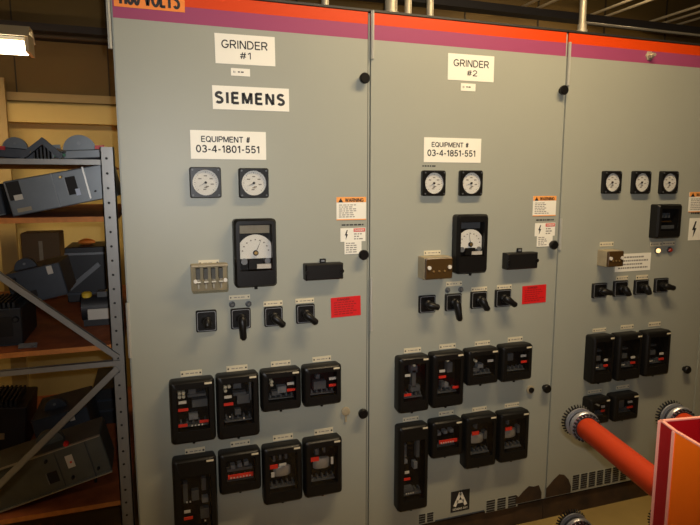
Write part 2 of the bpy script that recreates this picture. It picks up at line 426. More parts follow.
r, w, h = sign('maker_sign', 'long white sign reading SIEMENS in bold black letters', 'sign', 212.5, 289, 87, 110.3, M['sign'], rot=-.3)
TXT(r, 'SIEMENS', w*.90, h*.47, -.004, 0, b=.25, sp=.32)
r, w, h = sign('equipment_sign', 'white sign reading EQUIPMENT # 03-4-1801-551 on the left cabinet', 'sign', 190.5, 266, 131, 159.3, M['sign'], rot=.1)
TXT(r, 'EQUIPMENT #', w*.64, h*.20, -w*.04, h*.20, b=.18); TXT(r, '03-4-1801-551', w*.84, h*.25, -w*.01, -h*.14, b=.18)
r, w, h = sign('equipment_sign', 'white sign reading EQUIPMENT # 03-4-1851-551 on the middle cabinet', 'sign', 424, 481, 138, 162.5, M['sign'])
TXT(r, 'EQUIPMENT #', w*.64, h*.19, -w*.05, h*.22, b=.18); TXT(r, '03-4-1851-551', w*.84, h*.25, -w*.02, -h*.12, b=.18)
# voltage sign (cut off by the frame)
cx, cz, w, h = px_rect(113.5, 184.5, -14, 9.2, .0015)
r = empty('voltage_sign', (cx, 0, cz), 'orange sign ending in VOLTS on the top left of the first cabinet', 'sign')
MB().box(-w/2, w/2, -.0015, -.0001, -h/2, h/2).build('plate', M['orange'], r)
TXT(r, '4160 VOLTS', w*.88, h*.70, -w*.02, -h*.02, b=.18)
# warning labels
def warning(lab, a, rows=7):
    r, w, h = sign('warning_label', lab, 'label', *a, M['sign'], group=None)
    MB().box(-w/2, w/2, -.002, -.0016, h*.27, h/2).build('orange_header', M['warnorange'], r)
    MB().box(-w/2, w/2, -.002, -.0016, -h/2, -h/2+.004).build('orange_border', M['warnorange'], r)
    MB().prism([(-w*.44, h*.27), (-w*.28, h*.27), (-w*.36, h*.46)], -.0026, -.0021).build('warning_triangle', M['ink'], r)
    text_mesh('lettering', 'WARNING', w*.62, h*.15, M['ink'], r, (w*.10, -.0028, h*.365), .2)
    fine_print(r, -w*.42, w*.42, -h*.4, h*.2, rows, -.0021, M['inkgrey'], .6)
warning('orange and white WARNING sticker on the left cabinet, near its right edge', (336.5, 366, 197, 220))
warning('orange and white WARNING sticker on the middle cabinet, near its right edge', (533, 556, 196, 216))
warning('orange and white WARNING sticker at the right picture edge, on the third cabinet', (689, 712, 192, 212))
def danger(lab, a, lab2, a2):
    r, w, h = sign('shock_label', lab, 'label', *a, M['sign'])
    MB().box(w*.02, w*.48, -.0022, -.0016, h*.22, h*.46).build('red_header', M['redlabel'], r)
    text_mesh('lettering', 'DANGER', w*.38, h*.13, M['sign'], r, (w*.25, -.003, h*.34), .2)
    k = h*.36; ox = -w*.27
    MB().prism([(ox+.1*k, k), (ox-.35*k, -.1*k), (ox-.05*k, -.1*k), (ox-.15*k, -k), (ox+.35*k, .15*k), (ox+.05*k, .15*k), (ox+.3*k, k)], -.0026, -.0016).build('lightning_bolt', M['ink'], r)
    fine_print(r, w*.04, w*.44, -h*.4, h*.15, 3, -.0021, M['inkgrey'], .6)
    # printed line above the sticker
    fine_print(r, -w*.45, w*.42, h*.62, h*.85, 1, -.0005, M['ink'], 1.1, 'caption')
    if lab2:
        r, w, h = sign('notice_sticker', lab2, 'label', *a2, M['sign'], t=.0022); fine_print(r, -w*.42, w*.42, -h*.42, h*.42, 5, -.0027, M['inkgrey'], .55)
danger('white sticker with black lightning bolt and red header on the left cabinet', (340.5, 365.5, 228, 241.5),
       'small white notice sticker under the lightning bolt sticker, left cabinet', (344.5, 361.5, 241, 254))
danger('white sticker with black lightning bolt and red header on the middle cabinet', (535, 555, 223, 236),
       'small white notice sticker under the lightning bolt sticker, middle cabinet', (537, 552.5, 235.5, 246.5))
danger('white sticker with lightning bolt at the right picture edge', (689, 711, 218, 240), None, None)
for a, lab, rt in (((331, 360.7, 296.8, 316.5), 'red label stuck right of the switches on the left cabinet', -1.3), ((522.3, 546, 285.3, 303.2), 'red label stuck right of the switches on the middle cabinet', -.9)):
    r, w, h = sign('red_label', lab, 'label', *a, M['redlabel'], rot=rt); fine_print(r, -w*.4, w*.4, -h*.4, h*.3, 6, -.0019, mat('label_print', (.32, .01, .01), .5), .9)
    TXT(r, 'DANGER', w*.4, h*.1, -w*.08, h*.38, m='ink')
r, w, h = sign('letter_sign', 'small black square sign with white letter A near the floor', 'sign', 451, 469.5, 490.5, 511, M['ink'])
TXT(r, 'A', w*.66, h*.62, 0, h*.08, m='sign', b=.24); TXT(r, 'SIEMENS BAY', w*.8, h*.09, 0, -h*.37, m='sign')
r, w, h = sign('instruction_plate', 'wide white instruction plate beside the tan test block on the third cabinet', 'plate', 615.5, 650.5, 253.5, 271, M['sign'])
fine_print(r, -w*.42, w*.42, -h*.4, h*.4, 4, -.0021, M['inkgrey'], .95)
fx, fz = at(429, 166)
r = empty('caption_print', (fx, 0, fz), 'tiny printed letters above the left round meter of the middle cabinet', 'lettering')
fine_print(r, -.03, .03, -.006, .006, 1, -.0006, M['ink'], 1)

def nameplate(parent, base, a, name='nameplate'):
    """ivory engraved plate above a device, as a part of it"""
    cx, cz, w, h = px_rect(*a, .002)
    b = MB().box(-w/2, w/2, -.002, -.0001, -h/2, h/2); 
    o = b.build(name, M['plate'], parent, loc=(cx-base[0], 0, cz-base[1]))
    q = MB()
    for s in (-1, 1): q.cyl((s*w*.42, -.002, 0), (s*w*.42, -.0035, 0), h*.16, n=8)
    q.build('screw', M['ink'], o)
    fine_print(o, -w*.27, w*.3, -h*.2, h*.2, 1, -.0025, M['inkgrey'], 1, 'engraving')
    return o

# ---------------------------------------------------------------- round meters
def meter(lab, a, ang=-150):
    d = .022; cx, cz, w, h = px_out(*a, d)
    w = (w+h)/2*1.0 if abs(w-h) < .02 else w
    root = empty('panel_meter', (cx, 0, cz), lab, 'meter', 'round dial meters in square black bezels')
    rad = min(w, h)*.42
    b = MB(); b.loft([rr(w, h, .008, 0), rr(w, h, .008, -d*.7), rr(w-.006, h-.006, .008, -d), circ(rad, -d), circ(rad, -d*.55)], True, True)
    b.build('bezel', M['black'], root)
    MB().cyl((0, -d*.56, 0), (0, -d*.62, 0), rad*.985, n=36).build('dial', M['dial'], root)
    t = MB()
    for k in range(25):
        aa = R(225-270*k/24); L = .10 if k % 4 == 0 else .05
        u = Vector((math.cos(aa), 0, math.sin(aa))); v = Vector((-u.z, 0, u.x))*.0005*(1.6 if k % 4 == 0 else 1)
        p, q = u*rad*.86, u*rad*(.86-L)
        y = -d*.62-.0004
        t.loft([[Vector((s.x, y, s.z)) for s in (p-v, p+v, q+v, q-v)], [Vector((s.x, y+.0003, s.z)) for s in (p-v, p+v, q+v, q-v)]])
    t.build('scale_marks', M['ink'], root)
    sc = [(0, .52), (-.42, .30), (.42, .30), (.5, -.12), (0, -.38), (-.08, -.52), (.12, -.30)]
    t = MB()
    for (ux, uz) in sc: t.box(ux*rad-.0055, ux*rad+.0055, -d*.62-.0006, -d*.62-.0002, uz*rad-.002, uz*rad+.002)
    t.build('scale_figures', M['inkgrey'], root)
    u = Vector((math.cos(R(ang)), 0, math.sin(R(ang)))); v = Vector((-u.z, 0, u.x))*.0011
    n = MB(); y = Vector((0, -d*.78, 0))
    pts = [(u*rad*.66), (v), (-u*.006), (-v)]
    n.loft([[p+y for p in pts], [p+y+Vector((0, .0008, 0)) for p in pts]])
    n.cyl((0, -d*.62, 0), (0, -d*.85, 0), .0045, n=14)
    n.build('needle', M['ink'], root)
    MB().cyl((0, -d*.92, 0), (0, -d*.96, 0), rad*.995, n=36).build('cover_glass', M['glass'], root)
    for sx in (-1, 1):
        for sz in (-1, 1):
            MB().cyl((sx*w*.41, -d, sz*h*.41), (sx*w*.41, -d-.002, sz*h*.41), .0035, n=10).build('screw', M['grey'], root)
meter('left round meter below the EQUIPMENT sign of the left cabinet', (189.5, 221.5, 167, 198))
meter('right round meter below the EQUIPMENT sign of the left cabinet', (238.5, 269, 168, 198), -155)
meter('left round meter below the EQUIPMENT sign of the middle cabinet', (421.5, 446, 170.3, 196))
meter('right round meter below the EQUIPMENT sign of the middle cabinet', (459, 483, 170.3, 196), -160)
meter('leftmost of three round meters on the third cabinet', (602.3, 621.5, 170.8, 193.8), -145)
meter('middle of three round meters on the third cabinet', (632, 650.7, 170.8, 194), -150)
meter('rightmost of three round meters on the third cabinet', (659.8, 678, 171, 194), -165)

# ---------------------------------------------------------------- tall demand meters
def demand_meter(lab, a, win, dial_c, ang):
    d = .05; cx, cz, w, h = px_out(*a, d)
    root = empty('demand_meter', (cx, 0, cz), lab, 'meter', 'tall black dial meters')
    wx, wz, ww, wh = px_rect(*win, d); wx -= cx; wz -= cz
    b = MB(); b.loft([rr(w, h, .014, 0), rr(w, h, .014, -d+.012), rr(w-.014, h-.014, .012, -d), rr(ww, wh, .003, -d, wx, wz), rr(ww, wh, .003, -.008, wx, wz)], True, True)
    b.build('case', M['black'], root)
    rad = ww*.57; dcz = wz+wh*(.5-dial_c)
    k = 28
    arc = [(wx+rad*math.cos(R(-18+216*i/k)), dcz+rad*math.sin(R(-18+216*i/k))) for i in range(k+1)]
    arc = [(min(max(x, wx-ww*.49), wx+ww*.49), min(max(z, wz-wh/2), wz+wh/2-.004)) for x, z in arc]
    MB().prism(arc, -.030, -.028).build('dial', M['dial'], root)
    t = MB()
    for i in range(9):
        aa = R(170-160*i/8); t.box(wx+rad*.72*math.cos(aa)-.0028, wx+rad*.72*math.cos(aa)+.0028, -.0308, -.0302, dcz+rad*.72*math.sin(aa)-.0022, dcz+rad*.72*math.sin(aa)+.0022)
    t.build('scale_figures', M['inkgrey'], root)
    u = Vector((math.cos(R(ang)), 0, math.sin(R(ang)))); v = Vector((-u.z, 0, u.x))*.0014; o = Vector((wx, -.034, dcz)); pts = [u*rad*.85, v, -v]
    n = MB(); n.loft([[p+o for p in pts], [p+o+Vector((0, .001, 0)) for p in pts]]); n.cyl((wx, -.030, dcz), (wx, -.037, dcz), .010, n=18); n.build('needle', M['ink'], root)
    MB().cyl((wx, -.037, dcz), (wx, -.039, dcz), .006, n=14).build('hub', M['brass'], root)
    MB().box(wx-ww*.22, wx+ww*.20, -.036, -.010, wz-wh*.47, wz-wh*.26).build('magnet', M['blacks'], root)
    for s, q in ((-1, .10), (1, .09)): MB().cyl((wx+s*ww*.36, -.012, wz-wh*.3), (wx+s*ww*.36, -.036, wz-wh*.3), ww*q, n=16).build('coil', M['lgrey'], root)
    MB().box(wx-ww*.46, wx+ww*.46, -.020, -.012, wz+wh*.30, wz+wh*.47).build('mounting_bracket', M['tan'] if ang < 80 else M['grey'], root)
    MB().box(wx+ww*.02, wx+ww*.46, -.042, -.040, wz-wh*.46, wz-wh*.36).build('rating_label', M['white'], root)
    MB().box(wx-ww/2+.0005, wx+ww/2-.0005, -d+.003, -d+.005, wz-wh/2+.0005, wz+wh/2-.0005).build('cover_glass', M['glass'], root)
    MB().cyl((0, -d*.6, -h/2+.002), (0, -d*.6, -h/2-.009), .006, n=12).build('thumb_nut', M['black'], root)
demand_meter('tall black meter with arched white dial on the left cabinet', (233, 277, 218.3, 287.5), (240, 272.5, 224.5, 271), .62, 66)
demand_meter('tall black meter with arched white dial on the middle cabinet', (452.5, 488.5, 214, 274), (461, 484.5, 222, 256.5), .66, 100)

# ---------------------------------------------------------------- test blocks
def test_block(lab, a, npl, clear):
    d = .07; cx, cz, w, h = px_rect(*a, d)
    root = empty('test_block', (cx, 0, cz), lab, 'test block', None)
    nameplate(root, (cx, cz), npl)
    if clear:
        MB().loft([rr(w, h, .006, 0), rr(w, h, .006, -.02)]).build('base', M['tan'], root)
        for k in range(4):
            x = (k-1.5)*w*.21
            MB().box(x-w*.055, x+w*.055, -.05, -.02, -h*.02, h*.36).build('fuse_clip', M['grey'], root)
            b = MB().box(x-.003, x+.003, -.048, -.02, -h*.38, h*.2); b.cyl((x-w*.06, -.045, -h*.14), (x+w*.06, -.045, -h*.14), .007, n=12); b.build('knife_blade', M['silver'], root)
        b = MB(); b.loft([rr(w, h, .006, -.0205), rr(w, h, .006, -d+.004), rr(w-.008, h-.008, .006, -d)], False, True); b.build('clear_cover', M['clear'], root)
        MB().box(-w*.5, w*.5, -d+.001, -.02, h*.46, h*.52).build('cover_top', M['tan'], root)
        for s in (-1, 1): MB().cyl((s*w*.41, -d, -h*.05), (s*w*.41, -d-.006, -h*.05), .007, n=14).build('cover_screw', M['white'], root)
    else:
        MB().loft([rr(w, h, .003, 0), rr(w, h, .003, -d+.012)]).build('housing', M['tan'], root)
        b = MB(); b.loft([rr(w*.97, h*.94, .004, -d+.0121), rr(w*.97, h*.94, .004, -d+.002), rr(w*.92, h*.88, .004, -d)]); b.build('cover', M['brown'], root)
        for s in (-1, 1): MB().cyl((s*w*.37, -d, h*.05), (s*w*.37, -d-.006, h*.05), .008, n=14).build('cover_screw', M['white'], root)
        b = MB()
        for k in range(3): b.cyl(((k-1)*w*.2, -d, -h*.12), ((k-1)*w*.2, -d-.003, -h*.12), .004, n=10)
        b.build('terminal_screws', M['brass'], root)
test_block('clear covered test block left of the tall meter on the left cabinet', (192, 228.5, 265.5, 293), (198.5, 219, 260, 266), True)
test_block('tan test block with brown cover left of the tall meter, middle cabinet', (425.5, 453, 257.5, 279.5), (424, 440.5, 250.5, 255), False)
test_block('tan test block with brown cover on the third cabinet', (608.5, 624, 251, 267), (600, 613.5, 242, 246.3), False)

# ---------------------------------------------------------------- long black fuse boxes
def fuse_box(lab, a):
    d = .04; cx, cz, w, h = px_out(*a, d)
    root = empty('fuse_box', (cx, 0, cz), lab, 'fuse box', 'long black fuse boxes')
    MB().loft([rr(w, h, .004, 0), rr(w, h, .004, -d+.006), rr(w-.01, h-.01, .004, -d)]).build('case', M['blacks'], root)
    b = MB(); b.loft([rr(w*.16, h*.26, .003, -.006, 0, h*.62), rr(w*.16, h*.26, .003, -.012, 0, h*.62)]); b.build('mounting_tab', M['black'], root)
    MB().box(-w*.045, w*.045, -.0135, -.012, h*.57, h*.68).build('tab_tag', M['lgrey'], root)
    for s in (-1, 1): MB().cyl((s*w*.45, -d, 0), (s*w*.45, -d-.005, 0), .008, n=14).build('cover_screw', M['black'], root)
fuse_box('long black fuse box above the red label on the left cabinet', (303.5, 343.5, 262.5, 280))
fuse_box('long black fuse box above the red label on the middle cabinet', (503, 538, 252, 269.3))

# ---------------------------------------------------------------- rotary switches
def rotary(lab, a, npl, handle):
    d = .012; cx, cz, w, h = px_rect(*a, d)
    root = empty('rotary_switch', (cx, 0, cz), lab, 'switch', 'rotary control switches')
    MB().loft([rr(w, h, .006, 0), rr(w, h, .006, -d+.003), rr(w-.005, h-.005, .005, -d)]).build('escutcheon', M['black'], root)
    # faint ring of the legend on the plate
    b = MB(); q = .44
    L = [rr(w*.9, h*.9, .006, -d-.0006), rr(w*.84, h*.84, .006, -d-.0006)]
    b.loft(L, False, False); b.build('legend_line', M['lgrey'], root)
    if npl: nameplate(root, (cx, cz), npl)
    MB().lathe((0, -d, 0), (0, -1, 0), ((0, .019), (.012, .018), (.016, .013), (.030, .012)), n=24).build('shaft', M['black'], root, smooth=True)
    MB().lathe((-w*.02, -.028, h*.05), (0, -1, 0), ((0, .006), (.015, .005)), n=12).build('shaft_cap', M['lgrey'], root)
    ang, L = handle
    hb = MB()
    u = Vector((math.cos(R(ang)), 0, math.sin(R(ang))))
    v = Vector((-u.z, 0, u.x))
    def ring(t, wd, y0, y1):
        c = u*t; r_ = []
        for i in range(12):
            a_ = 2*math.pi*i/12
            r_.append(c+v*wd*math.cos(a_)+Vector((0, (y0+y1)/2+(y1-y0)/2*math.sin(a_), 0)))
        return r_
    L *= .85; hb.loft([ring(-.016, .008, -.046, -.026), ring(-.008, .015, -.054, -.020), ring(.006, .017, -.058, -.020), ring(L*.55, .013, -.062, -.024), ring(L*.9, .013, -.062, -.030), ring(L, .008, -.058, -.038)])
    hb.build('pistol_grip', M['black'], root, smooth=True)
rotary('plain rotary switch without a grip lever, leftmost on the left cabinet', (196, 217, 310.5, 332), None, (-90, .018))
rotary('rotary switch with grip pointing down below two pushbuttons, left cabinet', (231, 251, 308.5, 329), (229, 250, 295, 299.5), (-88, .085))
rotary('rotary switch with slanted grip, third from left on the left cabinet', (264.5, 283, 307, 326.5), (263.5, 282.5, 301, 306), (-42, .052))
rotary('rotary switch with slanted grip nearest the red label, left cabinet', (296.5, 315, 304.5, 323.5), (295.5, 314, 298.5, 303), (-42, .055))
rotary('leftmost rotary switch on the middle cabinet, under the tan test block', (419.5, 436, 295.5, 313), None, (-15, .040))
rotary('rotary switch with long grip pointing down, middle cabinet', (446, 462, 294, 311), (446.5, 462, 281.5, 286), (-82, .085))
rotary('third rotary switch from the left on the middle cabinet', (471.5, 487.5, 291.5, 308.5), (471.5, 487, 287, 291.5), (-62, .052))
rotary('rotary switch with slanted grip nearest the red label, middle cabinet', (496, 511.5, 289.5, 307), (497, 511.5, 285, 289.5), (-35, .056))
rotary('leftmost of the four rotary switches on the third cabinet', (593.3, 607.5, 283.3, 298), None, (-12, .040))
rotary('second from left of the four rotary switches on the third cabinet', (614.5, 628.3, 281, 296.5), (616.5, 628, 276, 280), (-60, .036))
rotary('third from left of the four rotary switches on the third cabinet', (635.3, 649, 279.8, 294.6), (636.5, 648, 275, 279.5), (-70, .036))
rotary('rightmost of the four rotary switches on the third cabinet', (655.5, 668.8, 278.3, 292.6), None, (-14, .046))

def button(lab, px, py, m, grp='small round buttons and pilot lights', r=.0095, cat='button', name='push_button', npl=None):
    x, z = at(px, py)
    root = empty(name, (x, 0, z), lab, cat, grp)
    MB().lathe((0, 0, 0), (0, -1, 0), ((0, r*1.25), (.004, r*1.25), (.005, r)), n=18).build('collar', M['grey'], root, smooth=True)
    MB().lathe((0, -.005, 0), (0, -1, 0), ((0, r*.9), (.006, r*.9), (.010, r*.6)), n=18).build('lens' if 'light' in name else 'cap', m, root, smooth=True)
    if npl: nameplate(root, (x, z), npl)
button('left of two small buttons above the second switch, left cabinet', 232, 304.3, M['grey'])
button('right of two small buttons above the second switch, left cabinet', 248.3, 303.7, M['grey'])
button('left of two small buttons above the second switch, middle cabinet', 447.3, 290, M['grey'])
button('right of two small buttons above the second switch, middle cabinet', 460.6, 289.5, M['grey'])
button('glowing amber pilot light below the black relay, third cabinet', 657, 250.5, M['amber'], r=.012, cat='pilot light', name='pilot_light', npl=(650.7, 661.7, 242, 246.3))
button('unlit red pilot light right of the glowing amber one', 669, 249.8, M['redlens'], r=.012, cat='pilot light', name='pilot_light', npl=(663, 674.6, 241.2, 245.6))

# ---------------------------------------------------------------- protective relays
LASTR = [0, 0, 0]
def relay(lab, a, npl, comps, win=(.15, .86, .13, .79), d=.055, group='black relays with glass fronts'):
    cx, cz, w, h = px_out(*a, d)
    if abs(a[0]-LASTR[0]) < 2.2 and abs(a[3]-LASTR[2]) < 70:      # pushed up against its left neighbour
        x1 = cx+w/2; x0 = .6*(LASTR[1]+.003)+.4*(cx-w/2); cx, w = (x0+x1)/2, x1-x0
    LASTR[:] = [a[1], cx+w/2, a[3]]
    root = empty('protective_relay', (cx, 0, cz), lab, 'relay', group)
    if npl: nameplate(root, (cx, cz), npl)
    ww = w*(win[1]-win[0]); wh = h*(win[3]-win[2]); wx = w*((win[0]+win[1])/2-.5); wz = h*(.5-(win[2]+win[3])/2)
    b = MB(); b.loft([rr(w-.004, h-.004, .012, 0), rr(w, h, .012, -d+.016), rr(w-.006, h-.006, .012, -d+.005), rr(w-.018, h-.018, .010, -d),
                      rr(ww, wh, .003, -d, wx, wz), rr(ww, wh, .003, -.006, wx, wz)], True, True)
    b.build('case', M['black'], root, smooth=True)
    for c in comps:
        t, fx, fy = c[0], c[1], c[2]; x = w*(fx-.5); z = h*(.5-fy)
        cw = w*(c[3] if len(c) > 3 else .17); ch = (c[4]*h if len(c) > 4 else .010)
        if t == 'R': MB().box(x-cw/2, x+cw/2, -.040, -.036, z-ch/2, z+ch/2).build('red_tag', M['red'], root)
        elif t == 'W': MB().box(x-cw/2, x+cw/2, -.040, -.036, z-ch/2, z+ch/2).build('white_tag', M['white'], root)
        elif t == 'C': MB().cyl((x, -.010, z), (x, -.034, z), w*.038, n=12).build('contact_post', M['plate'], root)
        elif t == 'G': MB().box(x-cw/2, x+cw/2, -.032, -.008, z-ch/2, z+ch/2).build('coil_block', M['grey'], root)
        elif t == 'L':
            q = MB().box(x-cw/2, x+cw/2, -.034, -.008, z-ch/2, z+ch/2); q.cyl((x, -.036, z), (x, -.034, z), min(cw, ch)*.3, n=12); q.build('coil_block', M['lgrey'], root)
        elif t == 'S':
            q = MB().lathe((x, 0, z-ch/2), (0, 0, 1), ((0, cw*.42), (ch*.1, cw/2), (ch*.9, cw/2), (ch, cw*.42)), n=24)
            bmesh.ops.scale(q.bm, verts=q.bm.verts, vec=(1, .32, 1)); bmesh.ops.translate(q.bm, verts=q.bm.verts, vec=(0, -.022, 0))
            q.build('disc_magnet', M['silver'], root, smooth=True)
        elif t == 'D':
            q = MB()
            for k in range(int(c[3])): q.box(x+k*w*.075-.0025, x+k*w*.075+.0025, -.043, -.0405, z-.0025, z+.0025)
            q.build('indicator_dots', M['white'], root)
    # base moulding with small posts at the foot of the window
    q = MB()
    for k in range(5):
        xx = wx+ww*(k-2)*.19; q.box(xx-.003, xx+.003, -.028, -.006, wz-wh*.40, wz-wh*.40+.012)
    q.box(wx-ww*.45, wx+ww*.45, -.034, -.006, wz-wh*.45, wz-wh*.42); q.build('terminal_strip', M['grey'], root)
    MB().box(wx-ww/2+.0005, wx+ww/2-.0005, -d+.003, -d+.005, wz-wh/2+.0005, wz+wh/2-.0005).build('cover_glass', M['glass'], root)
    MB().box(w*.27, w*.43, -d-.001, -d+.001, h/2-.018, h/2-.011).build('type_tag', M['plate'], root)
    b = MB(); b.cyl((0, -d*.55, -h/2+.001), (0, -d*.55, -h/2-.010), .007, .005, n=12); b.build('thumb_nut', M['black'], root, smooth=True)
SQ = (.16, .86, .17, .77)
L = 'left cabinet'; Mi = 'middle cabinet'
relay('tall relay with four pale posts, leftmost in the upper relay row, left cabinet', (169.7, 215.7, 376.5, 443.5), (180.5, 202, 370.5, 376),
      [('C', .22, .21), ('C', .31, .21), ('C', .22, .27), ('C', .31, .27), ('G', .5, .2, .16, .09), ('W', .28, .35), ('R', .29, .47, .22), ('G', .6, .27, .4, .04), ('G', .66, .40, .34, .12), ('L', .51, .61, .2, .08), ('R', .27, .72, .2), ('R', .74, .69, .2), ('D', .47, .735, 4)])
relay('tall relay second from left in the upper relay row, left cabinet', (216.3, 259.7, 370.7, 438.5), (226.5, 247.5, 365.5, 371),
      [('C', .22, .2), ('C', .31, .2), ('C', .22, .26), ('G', .5, .19, .18, .10), ('W', .27, .35), ('R', .28, .465, .22), ('G', .55, .33, .3, .05), ('G', .64, .42, .3, .14), ('G', .5, .62, .14, .08), ('G', .8, .3, .05, .3), ('D', .63, .71, 1), ('D', .3, .66, 1)])
relay('small square relay third from left in the upper relay row, left cabinet', (261, 301.7, 366.3, 411), (271, 290.5, 361, 366),
      [('C', .28, .3), ('C', .28, .38), ('W', .74, .38), ('R', .75, .54, .2), ('L', .53, .52, .22, .16), ('G', .38, .6, .2, .1)], SQ)
relay('small square relay rightmost in the upper relay row, left cabinet', (303, 342, 362, 406), (312.5, 331, 356.5, 361.5),
      [('W', .77, .37), ('R', .78, .54, .2), ('G', .45, .52, .32, .2), ('G', .4, .3, .1, .1)], SQ)
relay('very tall relay cut off by the bottom picture edge, left cabinet', (173.5, 218, 453, 557), (185, 205, 448, 454),
      [('G', .28, .36, .1, .2), ('G', .7, .30, .1, .12), ('L', .72, .46, .14, .05), ('G', .5, .4, .16, .1), ('W', .3, .54, .14), ('R', .32, .61, .2), ('G', .7, .6, .2, .1), ('D', .3, .44, 2), ('D', .7, .66, 1)], (.17, .86, .17, .86))
relay('small relay with long red strip in the lower relay row, left cabinet', (220, 261.5, 446.5, 493), (230.5, 250, 440.5, 446),
      [('L', .34, .40, .10, .09), ('L', .5, .38, .10, .09), ('L', .66, .36, .10, .09), ('G', .5, .48, .6, .06), ('R', .51, .62, .60, .10), ('D', .28, .64, 7)], SQ)
relay('relay with silver drum, third from left in the lower relay row, left cabinet', (263, 303, 441, 503.5), (273, 293, 434.5, 440),
      [('G', .3, .24, .06, .1), ('G', .45, .22, .06, .1), ('G', .6, .22, .06, .1), ('R', .28, .36, .2, .07), ('W', .5, .345, .18), ('S', .5, .48, .44, .17), ('W', .25, .5, .08, .08)])
relay('relay with silver drum, rightmost in the lower relay row, left cabinet', (304, 342.7, 434.5, 496.3), (314.5, 333, 428.5, 434),
      [('G', .35, .24, .1, .1), ('G', .55, .22, .05, .1), ('R', .28, .35, .22, .07), ('S', .48, .46, .44, .18), ('W', .74, .42, .06, .12)])
relay('tall relay leftmost in the upper relay row, middle cabinet', (394.5, 429.7, 353.5, 413), (404, 421, 348, 352.7),
      [('W', .32, .34), ('G', .55, .25, .22, .12), ('G', .55, .42, .12, .3), ('C', .55, .18), ('R', .33, .69, .22), ('G', .6, .6, .3, .1)])
relay('tall relay second from left in the upper relay row, middle cabinet', (430.7, 464.5, 349.5, 407.3), (439.5, 455.5, 344, 348.7),
      [('W', .34, .34), ('R', .35, .45, .22), ('C', .53, .17), ('G', .6, .3, .16, .18), ('L', .5, .62, .12, .08), ('R', .79, .67, .22), ('G', .4, .6, .1, .1)])
relay('small square relay third from left in the upper relay row, middle cabinet', (465.8, 499, 346, 385), (475, 490, 341, 345.5),
      [('C', .33, .35), ('W', .77, .37), ('L', .48, .5, .16, .12), ('G', .35, .6, .2, .1)], SQ)
relay('small square relay rightmost in the upper relay row, middle cabinet', (499.7, 532.7, 342, 381.3), (508, 522.5, 337, 341.7),
      [('W', .75, .34), ('R', .78, .51, .2), ('G', .35, .35, .18, .2)], SQ)
relay('very tall relay in the lower left of the middle cabinet', (394.3, 428.7, 421.5, 511.3), (403, 418.5, 417, 421),
      [('G', .28, .3, .08, .15), ('L', .62, .49, .12, .08), ('L', .3, .43, .10, .04), ('W', .32, .55, .14), ('R', .32, .63, .22), ('G', .4, .77, .3, .05), ('D', .3, .8, 4), ('G', .7, .3, .1, .2)], (.17, .86, .17, .87))
relay('small relay with long red strip in the lower relay row, middle cabinet', (430, 463, 416, 457.7), (439, 453.5, 411, 415.3),
      [('L', .3, .38, .10, .09), ('L', .5, .36, .10, .09), ('L', .7, .35, .10, .09), ('R', .58, .60, .60, .09), ('D', .34, .62, 6)], SQ)
relay('relay with silver drum, third from left in the lower relay row, middle cabinet', (464, 497, 411.5, 468), (472.5, 486.5, 407, 411),
      [('G', .4, .22, .06, .1), ('R', .35, .34, .22, .07), ('S', .45, .47, .42, .17), ('G', .7, .42, .1, .15)])
relay('relay with silver drum, rightmost in the lower relay row, middle cabinet', (497.7, 529.3, 408, 461.7), (505, 519, 403, 407),
      [('G', .35, .22, .06, .1), ('R', .34, .34, .22, .07), ('S', .44, .46, .42, .17), ('G', .72, .4, .08, .15)])
C3 = [('W', .76, .54, .16), ('R', .78, .66, .22), ('W', .32, .68, .2, .012), ('G', .42, .34, .3, .03), ('G', .45, .5, .2, .1)]
relay('leftmost of three tall relays on the third cabinet', (585, 614, 333, 384), (593, 606, 328.3, 331.8), C3, (.14, .86, .12, .78), .06)
relay('middle of three tall relays on the third cabinet', (614.7, 641.9, 331, 380.3), (621, 633.5, 325, 329), C3, (.14, .86, .12, .78), .06)
relay('rightmost of three tall relays on the third cabinet', (642.8, 670.6, 328.3, 376), (649, 660.5, 322, 326.3), C3, (.14, .86, .12, .78), .06)
relay('left one of two small relays above the orange tube, third cabinet', (582.5, 610.3, 394.3, 425), (588, 601.5, 389.7, 393), [('W', .78, .4), ('R', .8, .56, .22), ('C', .6, .35)], SQ, .06)
relay('right one of two small relays above the orange tube, third cabinet', (611, 639, 390.3, 421), (616.5, 629, 385.3, 388.7), [('W', .75, .36), ('R', .75, .56, .22), ('G', .4, .4, .3, .3)], SQ, .06)
# square black relay at the right of the third cabinet
d = .05; cx, cz, w, h = px_out(650.7, 681.5, 204, 238.5, d)
r = empty('ground_relay', (cx, 0, cz), 'square black relay above the two pilot lights, third cabinet', 'relay')
b = MB(); b.loft([rr(w, h, .008, 0), rr(w, h, .008, -d+.01), rr(w-.012, h-.012, .008, -d), rr(w*.72, h*.66, .003, -d, 0, h*.04), rr(w*.72, h*.66, .003, -.01, 0, h*.04)]); b.build('case', M['black'], r)
MB().box(-w*.355, w*.355, -d+.003, -d+.005, h*.04-h*.325, h*.04+h*.325).build('cover_glass', M['glass'], r)
b = MB()
for k in range(3): b.box(-w*.2+k*w*.14, -w*.2+k*w*.14+.006, -.03, -.012, h*.1, h*.24)
b.build('coil_block', M['grey'], r)
b = MB().box(-w*.22, w*.2, -.031, -.012, -h*.02, h*.005); b.build('terminal_strip', M['brown'], r)
MB().box(-w*.3, w*.3, -.034, -.030, -h*.22, -h*.12).build('lower_plate', M['grey'], r)

